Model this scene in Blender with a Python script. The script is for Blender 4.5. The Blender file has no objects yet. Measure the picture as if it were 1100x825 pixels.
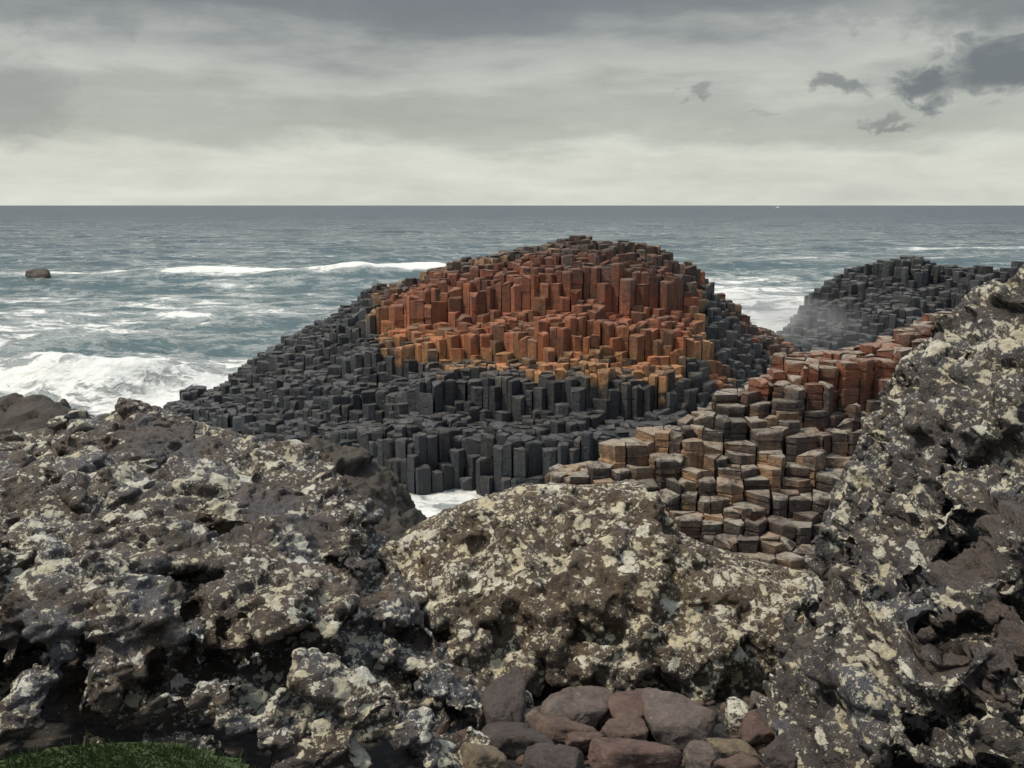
import bpy, bmesh, math, random
import numpy as np
from mathutils import Vector, Matrix

R = math.radians
S = bpy.context.scene
COL = S.collection

# ------------------------------------------------------------------ camera
F = 1056.0                      # focal length in photo pixels (photo 1100 x 825)
PITCH = R(10.3)
CAMZ = 8.0
cam = bpy.data.cameras.new('camera'); cam.lens = 36.0 * F / 1100.0; cam.sensor_width = 36.0
cam.clip_start = 0.1; cam.clip_end = 60000
camo = bpy.data.objects.new('camera', cam); COL.objects.link(camo)
camo.location = (0, 0, CAMZ); camo.rotation_euler = (R(90) - PITCH, 0, 0)
S.camera = camo

# ------------------------------------------------------------------ exposure
S.view_settings.view_transform = 'Standard'; S.view_settings.look = 'None'
S.view_settings.gamma = 1; S.view_settings.use_curve_mapping = False
S.view_settings.exposure = 0.68
S.cycles.max_bounces = 5; S.cycles.diffuse_bounces = 2; S.cycles.glossy_bounces = 2

SUN_EL, SUN_AZ = 60.0, -98.0     # azimuth measured from +Y (view direction) to the right
sl = bpy.data.lights.new('sun', 'SUN'); sl.energy = 2.3; sl.angle = R(7); sl.color = (1.0, 0.91, 0.76)
so = bpy.data.objects.new('sun', sl); COL.objects.link(so)
sd = Vector((math.sin(R(SUN_AZ)) * math.cos(R(SUN_EL)), math.cos(R(SUN_AZ)) * math.cos(R(SUN_EL)), math.sin(R(SUN_EL))))
so.rotation_euler = sd.to_track_quat('Z', 'Y').to_euler(); so.location = (0, 0, 60)

# ------------------------------------------------------------------ node helper
class NT:
    def __init__(s, tree): s.t = tree; tree.nodes.clear()
    def n(s, typ, ins=None, **props):
        nd = s.t.nodes.new(typ)
        for k, v in props.items(): setattr(nd, k, v)
        for k, v in (ins or {}).items(): s.put(nd.inputs[k], v)
        return nd
    def put(s, sock, v):
        if isinstance(v, bpy.types.NodeSocket): s.t.links.new(v, sock)
        else:
            if sock.type == 'RGBA' and len(v) == 3: v = (*v, 1)
            sock.default_value = v
    def m(s, op, a, b=0.0, c=0.0, clamp=False):
        nd = s.n('ShaderNodeMath', {0: a, 1: b, 2: c}, operation=op); nd.use_clamp = clamp
        return nd.outputs[0]
    def vm(s, op, a, b=(0, 0, 0)):
        nd = s.n('ShaderNodeVectorMath', {0: a, 1: b}, operation=op); return nd.outputs[0]
    def vscale(s, a, k):
        nd = s.n('ShaderNodeVectorMath', {0: a}, operation='SCALE'); s.put(nd.inputs['Scale'], k); return nd.outputs[0]
    def mix(s, f, a, b, blend='MIX'):
        nd = s.t.nodes.new('ShaderNodeMix'); nd.data_type = 'RGBA'; nd.blend_type = blend
        s.put(nd.inputs[0], f); s.put(nd.inputs[6], a); s.put(nd.inputs[7], b); return nd.outputs[2]
    def noise(s, vec, scale, detail=4, rough=.55, dist=0.0, out='Fac'):
        return s.n('ShaderNodeTexNoise', {'Vector': vec, 'Scale': scale, 'Detail': detail, 'Roughness': rough, 'Distortion': dist}).outputs[out]
    def vor(s, vec, scale, feature='F1', rnd=1.0):
        return s.n('ShaderNodeTexVoronoi', {'Vector': vec, 'Scale': scale, 'Randomness': rnd}, feature=feature)
    def step(s, v, lo, hi, a=0.0, b=1.0):
        nd = s.n('ShaderNodeMapRange', {0: v, 1: lo, 2: hi, 3: a, 4: b}, interpolation_type='SMOOTHSTEP'); return nd.outputs[0]
    def ramp(s, f, stops):
        nd = s.n('ShaderNodeValToRGB', {0: f}); cr = nd.color_ramp
        while len(cr.elements) < len(stops): cr.elements.new(0.5)
        for e, (p, c) in zip(cr.elements, stops): e.position = p; e.color = (*c, 1) if len(c) == 3 else c
        return nd.outputs[0]
    def attr(s, name, out='Fac'):
        return s.n('ShaderNodeAttribute', attribute_name=name).outputs[out]

def material(name):
    m = bpy.data.materials.new(name); m.use_nodes = True
    return m, NT(m.node_tree)

def finish(t, color, rough, height=None, bump=0.5, dist=0.02, spec=0.5, normal=None):
    b = t.n('ShaderNodeBsdfPrincipled', {'Base Color': color, 'Roughness': rough, 'Specular IOR Level': spec})
    if height is not None:
        bp = t.n('ShaderNodeBump', {'Height': height, 'Strength': bump, 'Distance': dist})
        t.t.links.new(bp.outputs[0], b.inputs['Normal'])
    o = t.n('ShaderNodeOutputMaterial'); t.t.links.new(b.outputs[0], o.inputs[0])
    return b

# ------------------------------------------------------------------ world: overcast sky
def build_world():
    w = bpy.data.worlds.new('World'); S.world = w; w.use_nodes = True
    t = NT(w.node_tree)
    g = t.n('ShaderNodeTexCoord').outputs['Generated']
    xyz = t.n('ShaderNodeSeparateXYZ', {0: g}).outputs
    az = t.m('ARCTAN2', xyz[0], xyz[1])
    el = t.m('ARCSINE', xyz[2])
    eld = t.m('MULTIPLY', el, 180 / math.pi)
    azd = t.m('MULTIPLY', az, 180 / math.pi)
    def cv(ka, ke, off): return t.n('ShaderNodeCombineXYZ', {0: t.m('MULTIPLY', azd, ka), 1: t.m('MULTIPLY', eld, ke), 2: off}).outputs[0]
    # cloud deck: bands of brightness in elevation, displaced by stretched noise
    n1 = t.noise(cv(.045, .16, 3.1), 1.0, 6, .55, .4)
    n2 = t.noise(cv(.10, .55, 9.7), 1.0, 6, .6, .3)
    n3 = t.noise(cv(.35, 1.1, 5.3), 1.0, 5, .6, .2)
    e2 = t.m('ADD', eld, t.m('MULTIPLY', t.m('SUBTRACT', n1, .5), 9.0))
    e2 = t.m('ADD', e2, t.m('MULTIPLY', t.m('SUBTRACT', n2, .5), 4.0))
    # tilt: the dark deck sits lower at the left edge
    f = t.m('DIVIDE', e2, 90.0)
    deck = t.ramp(f, [(0.0, (.43, .44, .395)), (.034, (.425, .435, .385)), (.046, (.30, .31, .275)), (.072, (.27, .28, .255)),
                      (.084, (.33, .335, .30)), (.094, (.28, .285, .265)), (.112, (.138, .146, .150)), (.15, (.10, .107, .114)), (.26, (.25, .29, .33)), (.55, (.44, .50, .58))])
    tex = t.m('ADD', t.m('MULTIPLY', t.m('SUBTRACT', n3, .5), .22), 1.0)
    tex2 = t.m('ADD', t.m('MULTIPLY', t.m('SUBTRACT', n2, .5), .95), 1.0)
    deck = t.mix(1.0, deck, t.n('ShaderNodeCombineColor', {0: tex, 1: tex, 2: tex}).outputs[0], 'MULTIPLY')
    deck = t.mix(.6, deck, t.n('ShaderNodeCombineColor', {0: tex2, 1: tex2, 2: tex2}).outputs[0], 'MULTIPLY')
    # low ragged scud clouds: (azimuth, elevation, half width, half height, darkness)
    wob = t.noise(cv(.55, .8, 1.7), 1.0, 6, .58, .6)
    wob2 = t.noise(cv(.55, .8, 21.7), 1.0, 6, .58, .6)
    total = None
    for (px, py, wx, wy, k) in [(1085, 90, 62, 26, 1.0), (1035, 92, 34, 26, 1.0), (978, 110, 36, 15, 1.0), (882, 102, 28, 11, .75), (938, 141, 20, 6, .6),
                                (737, 108, 13, 8, .5), (1075, 30, 100, 34, .75), (20, 120, 60, 40, .35), (50, 22, 190, 34, .4), (812, 132, 9, 5, .2), (960, 30, 130, 16, .35), (470, 12, 300, 14, .12)]:
        a0 = math.degrees(math.atan((px - 550) / F)); e0 = math.degrees(math.atan((220 - py) / F))
        da = t.m('DIVIDE', t.m('SUBTRACT', t.m('ADD', azd, t.m('MULTIPLY', t.m('SUBTRACT', wob, .5), 4.6)), a0), wx / F * 57.3)
        de = t.m('DIVIDE', t.m('SUBTRACT', t.m('ADD', eld, t.m('MULTIPLY', t.m('SUBTRACT', wob2, .5), 3.6)), e0), wy / F * 57.3)
        r2 = t.m('ADD', t.m('MULTIPLY', da, da), t.m('MULTIPLY', de, de))
        bl = t.m('MULTIPLY', t.step(t.m('ADD', r2, t.m('MULTIPLY', t.m('SUBTRACT', n3, .5), 1.2)), 1.9, .0), k)
        total = bl if total is None else t.m('MAXIMUM', total, bl)
    scud = t.mix(t.m('MULTIPLY', total, .9), deck, (.085, .094, .103))
    scud = t.vscale(scud, 10.0)
    sky = t.n('ShaderNodeTexSky', sky_type='NISHITA')
    sky.sun_disc = False; sky.sun_elevation = R(SUN_EL); sky.sun_rotation = R(SUN_AZ); sky.dust_density = 3.0
    c = t.mix(.93, sky.outputs[0], scud)
    bg = t.n('ShaderNodeBackground', {'Color': c, 'Strength': 0.1})
    o = t.n('ShaderNodeOutputWorld'); t.t.links.new(bg.outputs[0], o.inputs[0])
build_world()

# ------------------------------------------------------------------ numpy noise
def _h(ix, iy, iz, seed):
    h = (ix.astype(np.uint32) * np.uint32(374761393) + iy.astype(np.uint32) * np.uint32(668265263)
         + iz.astype(np.uint32) * np.uint32(2147483647) + np.uint32((seed * 1274126177) & 0xffffffff))
    h = (h ^ (h >> np.uint32(13))) * np.uint32(1274126177)
    h = (h ^ (h >> np.uint32(16))) * np.uint32(2246822519)
    return h ^ (h >> np.uint32(15))
def _r(ix, iy, iz, seed): return _h(ix, iy, iz, seed).astype(np.float64) / 4294967295.0
def vnoise(P, seed=0):
    P = np.asarray(P, float); I = np.floor(P).astype(np.int64); f = P - I
    u = f * f * f * (f * (f * 6 - 15) + 10); out = 0
    for dx in (0, 1):
        wx = u[:, 0] if dx else 1 - u[:, 0]
        for dy in (0, 1):
            wy = u[:, 1] if dy else 1 - u[:, 1]
            for dz in (0, 1):
                wz = u[:, 2] if dz else 1 - u[:, 2]
                out = out + wx * wy * wz * _r(I[:, 0] + dx, I[:, 1] + dy, I[:, 2] + dz, seed)
    return out * 2 - 1
def fbm(P, octv=4, seed=0, gain=.5):
    a, s, tot = 1.0, 0, 0
    Q = np.array(P, float)
    for k in range(octv):
        s = s + a * vnoise(Q, seed + 17 * k); tot += a; a *= gain; Q = Q * 2.03 + 11.3
    return s / tot * 1.5
def worley(P, seed=0):
    P = np.asarray(P, float); I = np.floor(P).astype(np.int64)
    n = len(P); f1 = np.full(n, 9.0); f2 = np.full(n, 9.0); dl = np.zeros((n, 3)); cid = np.zeros((n, 3), np.int64)
    for dx in (-1, 0, 1):
        for dy in (-1, 0, 1):
            for dz in (-1, 0, 1):
                J = I + np.array((dx, dy, dz))
                c = J + np.stack([_r(J[:, 0], J[:, 1], J[:, 2], seed + k) for k in (1, 2, 3)], 1)
                d = P - c; r = np.sqrt((d * d).sum(1))
                near = r < f1
                f2 = np.where(near, f1, np.minimum(f2, r)); f1 = np.where(near, r, f1)
                dl[near] = d[near]; cid[near] = J[near]
    rv = np.stack([_r(cid[:, 0], cid[:, 1], cid[:, 2], seed + k) for k in (11, 12, 13)], 1) * 2 - 1
    return f1, f2, dl, rv
def sstep(x, a, b):
    t = np.clip((x - a) / (b - a), 0, 1); return t * t * (3 - 2 * t)

# ------------------------------------------------------------------ pixel -> place (used only to lay the plan out in metres)
CP, SP = math.cos(PITCH), math.sin(PITCH)
def at(px, py, Y):
    u = (px - 550) / F; v = (412.5 - py) / F
    t = Y / (CP + v * SP)
    return np.array((u * t, Y, CAMZ + t * (-SP + v * CP)))

# ------------------------------------------------------------------ object helpers
def add_obj(name, mesh, mat, parent=None, origin=None):
    o = bpy.data.objects.new(name, mesh); COL.objects.link(o)
    if mat is not None and not mesh.materials: mesh.materials.append(mat)
    if parent is not None: o.parent = parent
    elif origin is not None:
        mesh.transform(Matrix.Translation(-Vector(origin))); o.location = origin
    return o
def tag(o, label=None, cat=None, group=None, kind=None):
    if label: o['label'] = label
    if cat: o['category'] = cat
    if group: o['group'] = group
    if kind: o['kind'] = kind
    return o
def np_mesh(name, V, Fc, smooth=False):
    me = bpy.data.meshes.new(name)
    if isinstance(Fc, np.ndarray):
        k = Fc.shape[1]
        me.vertices.add(len(V)); me.vertices.foreach_set('co', np.ascontiguousarray(V, dtype=np.float32).ravel())
        me.loops.add(Fc.size); me.loops.foreach_set('vertex_index', np.ascontiguousarray(Fc, dtype=np.int32).ravel())
        me.polygons.add(len(Fc)); me.polygons.foreach_set('loop_start', np.arange(0, Fc.size, k, dtype=np.int32))
        me.update(calc_edges=True); me.validate()
    else:
        me.from_pydata([tuple(v) for v in V], [], Fc); me.update()
    if smooth: me.polygons.foreach_set('use_smooth', np.ones(len(me.polygons), bool))
    return me
def get_co(me):
    a = np.empty(len(me.vertices) * 3, np.float32); me.vertices.foreach_get('co', a); return a.reshape(-1, 3).astype(float)
def get_no(me):
    a = np.empty(len(me.vertices) * 3, np.float32); me.vertex_normals.foreach_get('vector', a); return a.reshape(-1, 3).astype(float)
def set_co(me, V): me.vertices.foreach_set('co', V.astype(np.float32).ravel()); me.update()
def set_attr(me, name, vals):
    a = me.attributes.new(name, 'FLOAT', 'POINT'); a.data.foreach_set('value', np.asarray(vals, np.float32))
def voxel(me, size):
    o = bpy.data.objects.new('tmp', me); COL.objects.link(o)
    md = o.modifiers.new('r', 'REMESH'); md.mode = 'VOXEL'; md.voxel_size = size; md.adaptivity = 0
    dg = bpy.context.evaluated_depsgraph_get(); dg.update()
    out = bpy.data.meshes.new_from_object(o.evaluated_get(dg)); bpy.data.objects.remove(o); out.materials.clear()
    return out

# ================================================================== MATERIALS
def mat_lichen_rock(name, dens=.5, lo=(.028, .023, .019), mid=(.078, .058, .043), hi=(.17, .125, .083), blue=(.066, .068, .080), bluef=.4, lich=(.68, .67, .58), scale=1.0, bare=(.13, .085, .06)):
    m, t = material(name)
    P = t.n('ShaderNodeTexCoord').outputs['Object']
    big = t.noise(P, 1.1, 5, .6)
    n1 = t.noise(P, 4.0, 6, .65)
    n2 = t.noise(P, 16.0, 6, .7)
    base = t.ramp(t.m('ADD', t.m('MULTIPLY', n1, .6), t.m('MULTIPLY', n2, .4)), [(.30, lo), (.50, mid), (.68, hi)])
    bl = t.m('MULTIPLY', t.step(t.noise(P, 1.6, 4, .6), .46, .64), bluef)
    base = t.mix(bl, base, t.mix(n2, blue, tuple(c * 1.9 for c in blue)))
    base = t.mix(t.m('MULTIPLY', t.attr('bare'), .55), base, t.mix(n1, tuple(c * .9 for c in mid), bare))
    # rusty stains
    base = t.mix(t.m('MULTIPLY', t.step(t.noise(P, 2.4, 6, .7, .5), .58, .72), .45), base, (.16, .085, .045))
    # lichen blotches: ragged crisp patches of three sizes
    w1 = t.vm('SUBTRACT', t.noise(P, 5.0, 6, .7, out='Color'), (.5, .5, .5))
    w2 = t.vm('SUBTRACT', t.noise(P, 26.0, 4, .65, out='Color'), (.5, .5, .5))
    PW = t.vm('ADD', t.vm('ADD', P, t.vscale(w1, .22)), t.vscale(w2, .055))
    gate = t.m('ADD', t.m('MULTIPLY', t.m('SUBTRACT', big, .5), 2.2), t.m('MULTIPLY', t.m('SUBTRACT', t.noise(P, 3.2, 4, .6), .5), 1.4))
    up = t.n('ShaderNodeSeparateXYZ', {0: t.n('ShaderNodeNewGeometry').outputs['Normal']}).outputs[2]
    gate = t.m('ADD', gate, t.m('MULTIPLY', t.m('SUBTRACT', up, .45), .5))
    total = None; cols = None
    for sc, keep, r0 in ((5.2, .50, .56), (10.0, .42, .54), (20.0, .44, .50), (38.0, .60, .50)):
        v = t.vor(PW, sc * scale)
        rc = t.n('ShaderNodeSeparateColor', {0: v.outputs['Color']}).outputs
        pick = t.m('SUBTRACT', t.m('ADD', rc[0], t.m('ADD', t.m('MULTIPLY', gate, .55), (dens - .6) * .6)), t.m('MULTIPLY', t.attr('bare'), .48))
        thr = t.step(pick, keep, 1.05, 0.0, r0)
        a = t.step(t.m('SUBTRACT', thr, v.outputs['Distance']), .0, .035)
        total = a if total is None else t.m('MAXIMUM', total, a)
        if cols is None: cols = rc[1]
    worn_or_lit = t.step(t.noise(P, 42.0, 4, .75), .27, .37)
    total = t.m('MULTIPLY', total, worn_or_lit)
    lc = t.mix(cols, lich, (lich[0] * .82, lich[1] * .75, lich[2] * .60))
    lc = t.mix(t.m('MULTIPLY', t.step(t.noise(P, 30, 5, .65), .42, .66), .6), lc, (lich[0] * .5, lich[1] * .47, lich[2] * .42))
    col = t.mix(t.m('MULTIPLY', total, .95), base, lc)
    h = t.m('ADD', t.m('MULTIPLY', n2, .8), t.m('MULTIPLY', t.noise(P, 70.0, 5, .65), .35))
    cr = t.vor(t.vm('ADD', P, t.vscale(w1, .25)), 5.5, 'DISTANCE_TO_EDGE').outputs['Distance']
    h = t.m('SUBTRACT', h, t.m('MULTIPLY', t.step(cr, .03, .0), .10))
    h = t.m('ADD', h, t.m('MULTIPLY', total, .12))
    rough = t.m('ADD', t.m('MULTIPLY', total, .25), t.m('ADD', .22, t.m('MULTIPLY', n1, .38)))
    finish(t, col, rough, h, 1.0, .055, .5)
    return m

def mat_column(name, far=False):
    """basalt columns: 'zone' picks dark tidal rock, golden lichen, red weathered rock or brown cap; 'tint' varies column by column"""
    m, t = material(name)
    P = t.n('ShaderNodeTexCoord').outputs['Object']
    z = t.attr('zone'); ti = t.attr('tint')
    n1 = t.noise(P, 1.3, 6, .65); n2 = t.noise(P, 7.0, 7, .7); n3 = t.noise(P, 26.0, 5, .7)
    zz = t.m('ADD', z, t.m('MULTIPLY', t.m('SUBTRACT', n1, .5), .42))
    zz = t.m('ADD', zz, t.m('MULTIPLY', t.m('SUBTRACT', ti, .5), .20))
    zz = t.m('ADD', zz, t.m('MULTIPLY', t.m('SUBTRACT', n2, .5), .12))
    c = t.ramp(zz, [(.0, (.028, .036, .046)), (.22, (.038, .042, .047)), (.31, (.075, .058, .045)), (.36, (.34, .185, .075)), (.44, (.38, .165, .060)),
                    (.54, (.32, .105, .038)), (.72, (.235, .072, .033)), (.84, (.085, .050, .038)), (.92, (.060, .047, .041)), (1.0, (.27, .155, .080))])
    v = t.m('MULTIPLY', t.m('ADD', .36, t.m('MULTIPLY', ti, 1.0)), t.m('ADD', .45, t.m('MULTIPLY', n2, 1.1)))
    c = t.mix(1.0, c, t.n('ShaderNodeCombineColor', {0: v, 1: v, 2: v}).outputs[0], 'MULTIPLY')
    run = t.noise(t.vm('MULTIPLY', P, (4.5, 4.5, .55)), 1.0, 6, .65)
    c = t.mix(t.m('MULTIPLY', t.step(run, .50, .66), .6), c, (.055, .040, .034))
    c = t.mix(t.m('MULTIPLY', t.step(run, .46, .34), .35), c, t.mix(.5, c, (.30, .22, .15)))
    # grey weathering flecks and dark stains
    c = t.mix(t.m('MULTIPLY', t.step(n2, .60, .74), .35), c, (.17, .155, .135))
    c = t.mix(t.m('MULTIPLY', t.step(t.noise(P, 2.3, 6, .72), .52, .66), .70), c, (.035, .030, .030))
    # tops paled by foot wear, plus overhead light and wet sheen painted in
    c = t.mix(t.m('MULTIPLY', t.attr('worn_or_lit'), t.step(t.m('ADD', n2, t.m('MULTIPLY', t.m('SUBTRACT', n1, .5), .5)), .34, .56)), c, t.mix(n2, (.20, .175, .14), (.40, .36, .29)))
    c = t.mix(t.m('MULTIPLY', t.step(n3, .58, .68), .30), c, (.20, .19, .17))
    h = t.m('ADD', n2, t.m('MULTIPLY', n3, .45))
    finish(t, c, t.m('ADD', t.step(z, .2, .4, .22, .45), t.m('MULTIPLY', n2, .4)), h, 1.0, .07, .5)
    return m

def mat_plain_rock(name, a, b, c, fleck=(.2, .17, .13), rough=.6, sc=1.0):
    m, t = material(name)
    P = t.n('ShaderNodeTexCoord').outputs['Object']
    n1 = t.noise(P, 3.0 * sc, 7, .65, .3); n2 = t.noise(P, 14.0 * sc, 7, .7); n3 = t.noise(P, 60.0 * sc, 4, .7)
    col = t.ramp(t.m('ADD', t.m('MULTIPLY', n1, .65), t.m('MULTIPLY', n2, .35)), [(.34, a), (.50, b), (.66, c)])
    col = t.mix(t.m('MULTIPLY', t.step(n2, .54, .66), .55), col, fleck)
    col = t.mix(t.m('MULTIPLY', t.step(n3, .60, .70), .35), col, (.03, .026, .025))
    finish(t, col, t.m('ADD', rough - .15, t.m('MULTIPLY', n2, .3)), t.m('ADD', t.m('ADD', n1, n2), t.m('MULTIPLY', n3, .6)), 1.0, .04)
    return m

def mat_sea():
    m, t = material('sea_water')
    P = t.n('ShaderNodeNewGeometry').outputs['Position']
    Pa = t.vm('MULTIPLY', P, (.62, 1.0, 1.0))
    fo = t.attr('foam')
    w = t.vscale(t.vm('SUBTRACT', t.noise(P, .35, 4, .6, out='Color'), (.5, .5, .5)), 2.2)
    Pw = t.vm('ADD', Pa, w)
    na = t.noise(Pw, .55, 9, .68); nb = t.noise(t.vm('MULTIPLY', P, (.12, .5, 1)), .35, 8, .65)
    lace = t.vor(Pw, 1.1, 'DISTANCE_TO_EDGE').outputs['Distance']
    n = t.m('ADD', t.m('MULTIPLY', na, .62), t.m('MULTIPLY', nb, .38))
    n = t.step(n, .33, .67)
    n = t.m('ADD', n, t.m('MULTIPLY', t.step(lace, .12, .0), .14))
    lim = t.m('SUBTRACT', 1.06, fo)
    foam = t.step(t.m('SUBTRACT', n, lim), -.20, .26)
    film = t.m('MULTIPLY', t.step(t.m('SUBTRACT', n, lim), -.50, .1), .42)
    foam = t.m('MAXIMUM', foam, film)
    dist = t.n('ShaderNodeVectorMath', {0: P}, operation='LENGTH').outputs['Value']
    deep = t.mix(t.step(dist, 60, 400), (.060, .104, .109), (.046, .062, .076))
    shade = t.m('ADD', .86, t.m('MULTIPLY', t.noise(P, 3.5, 6, .7), .22))
    fcol = t.mix(1.0, (.72, .73, .70), t.n('ShaderNodeCombineColor', {0: shade, 1: shade, 2: shade}).outputs[0], 'MULTIPLY')
    col = t.mix(foam, deep, fcol)
    ha = t.noise(t.vm('MULTIPLY', P, (.5, 1, 1)), .9, 8, .62)
    hb = t.noise(t.vm('MULTIPLY', P, (.3, 1, 1)), .12, 6, .6)
    h = t.m('ADD', t.m('MULTIPLY', ha, .55), t.m('MULTIPLY', hb, 1.6))
    h = t.m('ADD', h, t.m('MULTIPLY', t.m('MULTIPLY', foam, na), .5))
    rough = t.m('ADD', t.step(dist, 80, 900, .16, .34), t.m('MULTIPLY', foam, .5))
    finish(t, col, rough, h, 1.0, .55, t.step(dist, 150, 1500, .5, .28))
    return m

# ================================================================== SEA
M_SEA = mat_sea()
def sea_waves(x, y):
    rng = np.random.RandomState(5); z = np.zeros_like(x)
    d = np.sqrt(x * x + y * y)
    for k in range(26):
        L = 2.0 * 1.13 ** k; a = 0.016 * L ** .72
        th = R(-90 + 8) + rng.normal() * .55
        ph = rng.rand() * 6.283; kx, ky = math.cos(th) * 6.283 / L, math.sin(th) * 6.283 / L
        p = kx * x + ky * y + ph
        z += a * (1 - 2 * np.abs(np.sin(p * .5)) ** .85) * .55 * np.clip(1.4 - d / (L * 75), 0, 1)
    P = np.stack([x * .16, y * .35, 0 * x], 1)
    z += .16 * fbm(P, 4, 3) * np.clip(1.5 - d / 300, 0, 1)
    return z
def mk_breaker(x, y, yc, w_front, w_back, x0, x1, fade, seed):
    line = yc + 3.2 * vnoise(np.stack([x * .045, 0 * x, 0 * x], 1), seed) + 1.0 * vnoise(np.stack([x * .22, 0 * x, 0 * x], 1), seed + 1)
    u = y - line
    g = np.where(u < 0, np.exp(-(u / w_front) ** 2), np.exp(-(u / w_back) ** 2))
    env = sstep(x, x0, x0 + fade) * (1 - sstep(x, x1 - fade, x1))
    return g * env
def build_sea():
    s = np.concatenate([np.linspace(.05, 14, 60), np.linspace(14.3, 330, 800), np.linspace(332, 620, 110)])[::-1]     # tangent steps: fine near, coarse far
    Y = CAMZ * F / s
    az = np.concatenate([np.linspace(-70, -36, 40), np.linspace(-35.9, 35.9, 620), np.linspace(36, 70, 40)])
    A = np.tan(np.radians(az))
    X = A[None, :] * Y[:, None]; YY = np.repeat(Y[:, None], len(A), 1)
    x, y = X.ravel(), YY.ravel()
    z = sea_waves(x, y)
    sp = np.stack([x * .10, y * .13, 0 * x], 1)
    big = fbm(np.stack([x * .018, y * .035, 0 * x], 1), 4, 40)
    mid = fbm(np.stack([x * .06, y * .16, 0 * x], 1), 4, 50)
    b1 = mk_breaker(x, y, 118, 4.5, 16, -52, 12, 16, 7)
    b1b = mk_breaker(x, y, 119, 2.2, 5, -80, -30, 10, 9)
    b2 = mk_breaker(x, y, 56, 3.0, 6.0, -45, -12, 9, 11)
    b3 = mk_breaker(x, y, 46, 2.2, 4.0, -36, -10, 6, 13)
    b4 = mk_breaker(x, y, 88, 2.5, 7.0, 12, 60, 10, 15)
    b5 = mk_breaker(x, y, 70, 2.5, 5.0, 12, 50, 6, 17)
    b6 = mk_breaker(x, y, 190, 5, 9, 60, 130, 20, 19)
    z += 1.25 * b1 * (.75 + .4 * mid) + .35 * b1b + 1.1 * b2 * (.7 + .7 * mid) + 1.1 * b3 * (.8 + .6 * mid) + .6 * b4 + .5 * b5 + .4 * b6
    z += .30 * fbm(np.stack([x * .5, y * .6, 0 * x], 1), 4, 60) * np.clip(1.6 - y / 60, 0, 1)
    calm = np.exp(-((x + 3.3) / 4.5) ** 2 - (np.minimum(y - 24, 0) / 9) ** 2 - (np.maximum(y - 24, 0) / 5) ** 2)                                # the sheltered pool under the columns
    z = z * (1 - calm)
    fine_ = fbm(np.stack([x * .22, y * .42, 0 * x], 1), 4, 66)
    # foam amount
    px = 550 + x / y * F
    foam = .16 + .10 * big + .10 * mid
    foam *= np.clip(1.25 - y / 420, .0, 1)
    foam = np.maximum(foam, 1.0 * b1 * (.95 + .35 * mid))
    foam = np.maximum(foam, .75 * b1b)
    foam = np.maximum(foam, .56 * b2 * (.85 + .6 * mid + .6 * fine_)); foam = np.maximum(foam, .52 * b3 * (.9 + .8 * mid))
    foam = np.maximum(foam, .85 * b4); foam = np.maximum(foam, .9 * b5); foam = np.maximum(foam, .55 * b6)
    surf = (1 - sstep(y, 44, 62)) * sstep(-x, 6, 14)
    foam = np.maximum(foam, surf * (.40 + .45 * mid + .42 * fine_))
    # broken water between the mound and the far ledge, and along the seaward side of the mound
    rt = sstep(x, 8, 14) * (1 - sstep(y, 85, 150)) * (1 - sstep(x, 40, 60))
    foam = np.maximum(foam, rt * (.74 + .35 * mid))
    edge = np.exp(-((x + 13 - (y - 42) * .1) / 7) ** 2) * (1 - sstep(y, 60, 80))
    foam = np.maximum(foam, edge * (.75 + .2 * mid))
    st = (1 - sstep(y, 80, 118)) * .42 * (1 + .9 * mid)
    foam = np.maximum(foam, st)
    foam = np.maximum(foam, .98 * calm * (.9 + .25 * mid))
    # white caps on the steepest crests
    foam = np.maximum(foam, sstep(z - 1.3 * b1 - 1.1 * b2, .45, .9) * .6)
    nr, nc = X.shape
    V = np.stack([x, y, z], 1)
    i = np.arange(nr * nc).reshape(nr, nc)
    Fc = np.stack([i[:-1, :-1].ravel(), i[:-1, 1:].ravel(), i[1:, 1:].ravel(), i[1:, :-1].ravel()], 1)
    me = np_mesh('sea', V, Fc, True); set_attr(me, 'foam', np.clip(foam, 0, 1.15))
    tag(add_obj('sea', me, M_SEA), kind='structure')
build_sea()

def sea_spray():
    m = bpy.data.materials.new('spray_mist'); m.use_nodes = True; t = NT(m.node_tree)
    P = t.n('ShaderNodeTexCoord').outputs['Object']
    n = t.noise(P, .35, 4, .6)
    q = t.vm('MULTIPLY', P, (1 / 8.5, 1 / 14.0, 1 / 2.4)); r = t.n('ShaderNodeVectorMath', {0: q}, operation='LENGTH').outputs['Value']
    d = t.m('MULTIPLY', t.m('MULTIPLY', t.step(r, 1.0, .1), t.step(n, .36, .68)), .17)
    v = t.n('ShaderNodeVolumePrincipled', {'Color': (.97, .97, .96), 'Density': d, 'Anisotropy': .2})
    o = t.n('ShaderNodeOutputMaterial'); t.t.links.new(v.outputs[0], o.inputs['Volume'])
    V, Fc = ico_dirs(3); me = np_mesh('sea_spray', V * np.array((8.5, 14.0, 2.4)), Fc); o = add_obj('sea_spray', me, m); o.location = (15.0, 61, .9)
    tag(o, 'white spray drifting over the broken surf between mound and far ledge', 'sea spray', kind='stuff')

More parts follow.
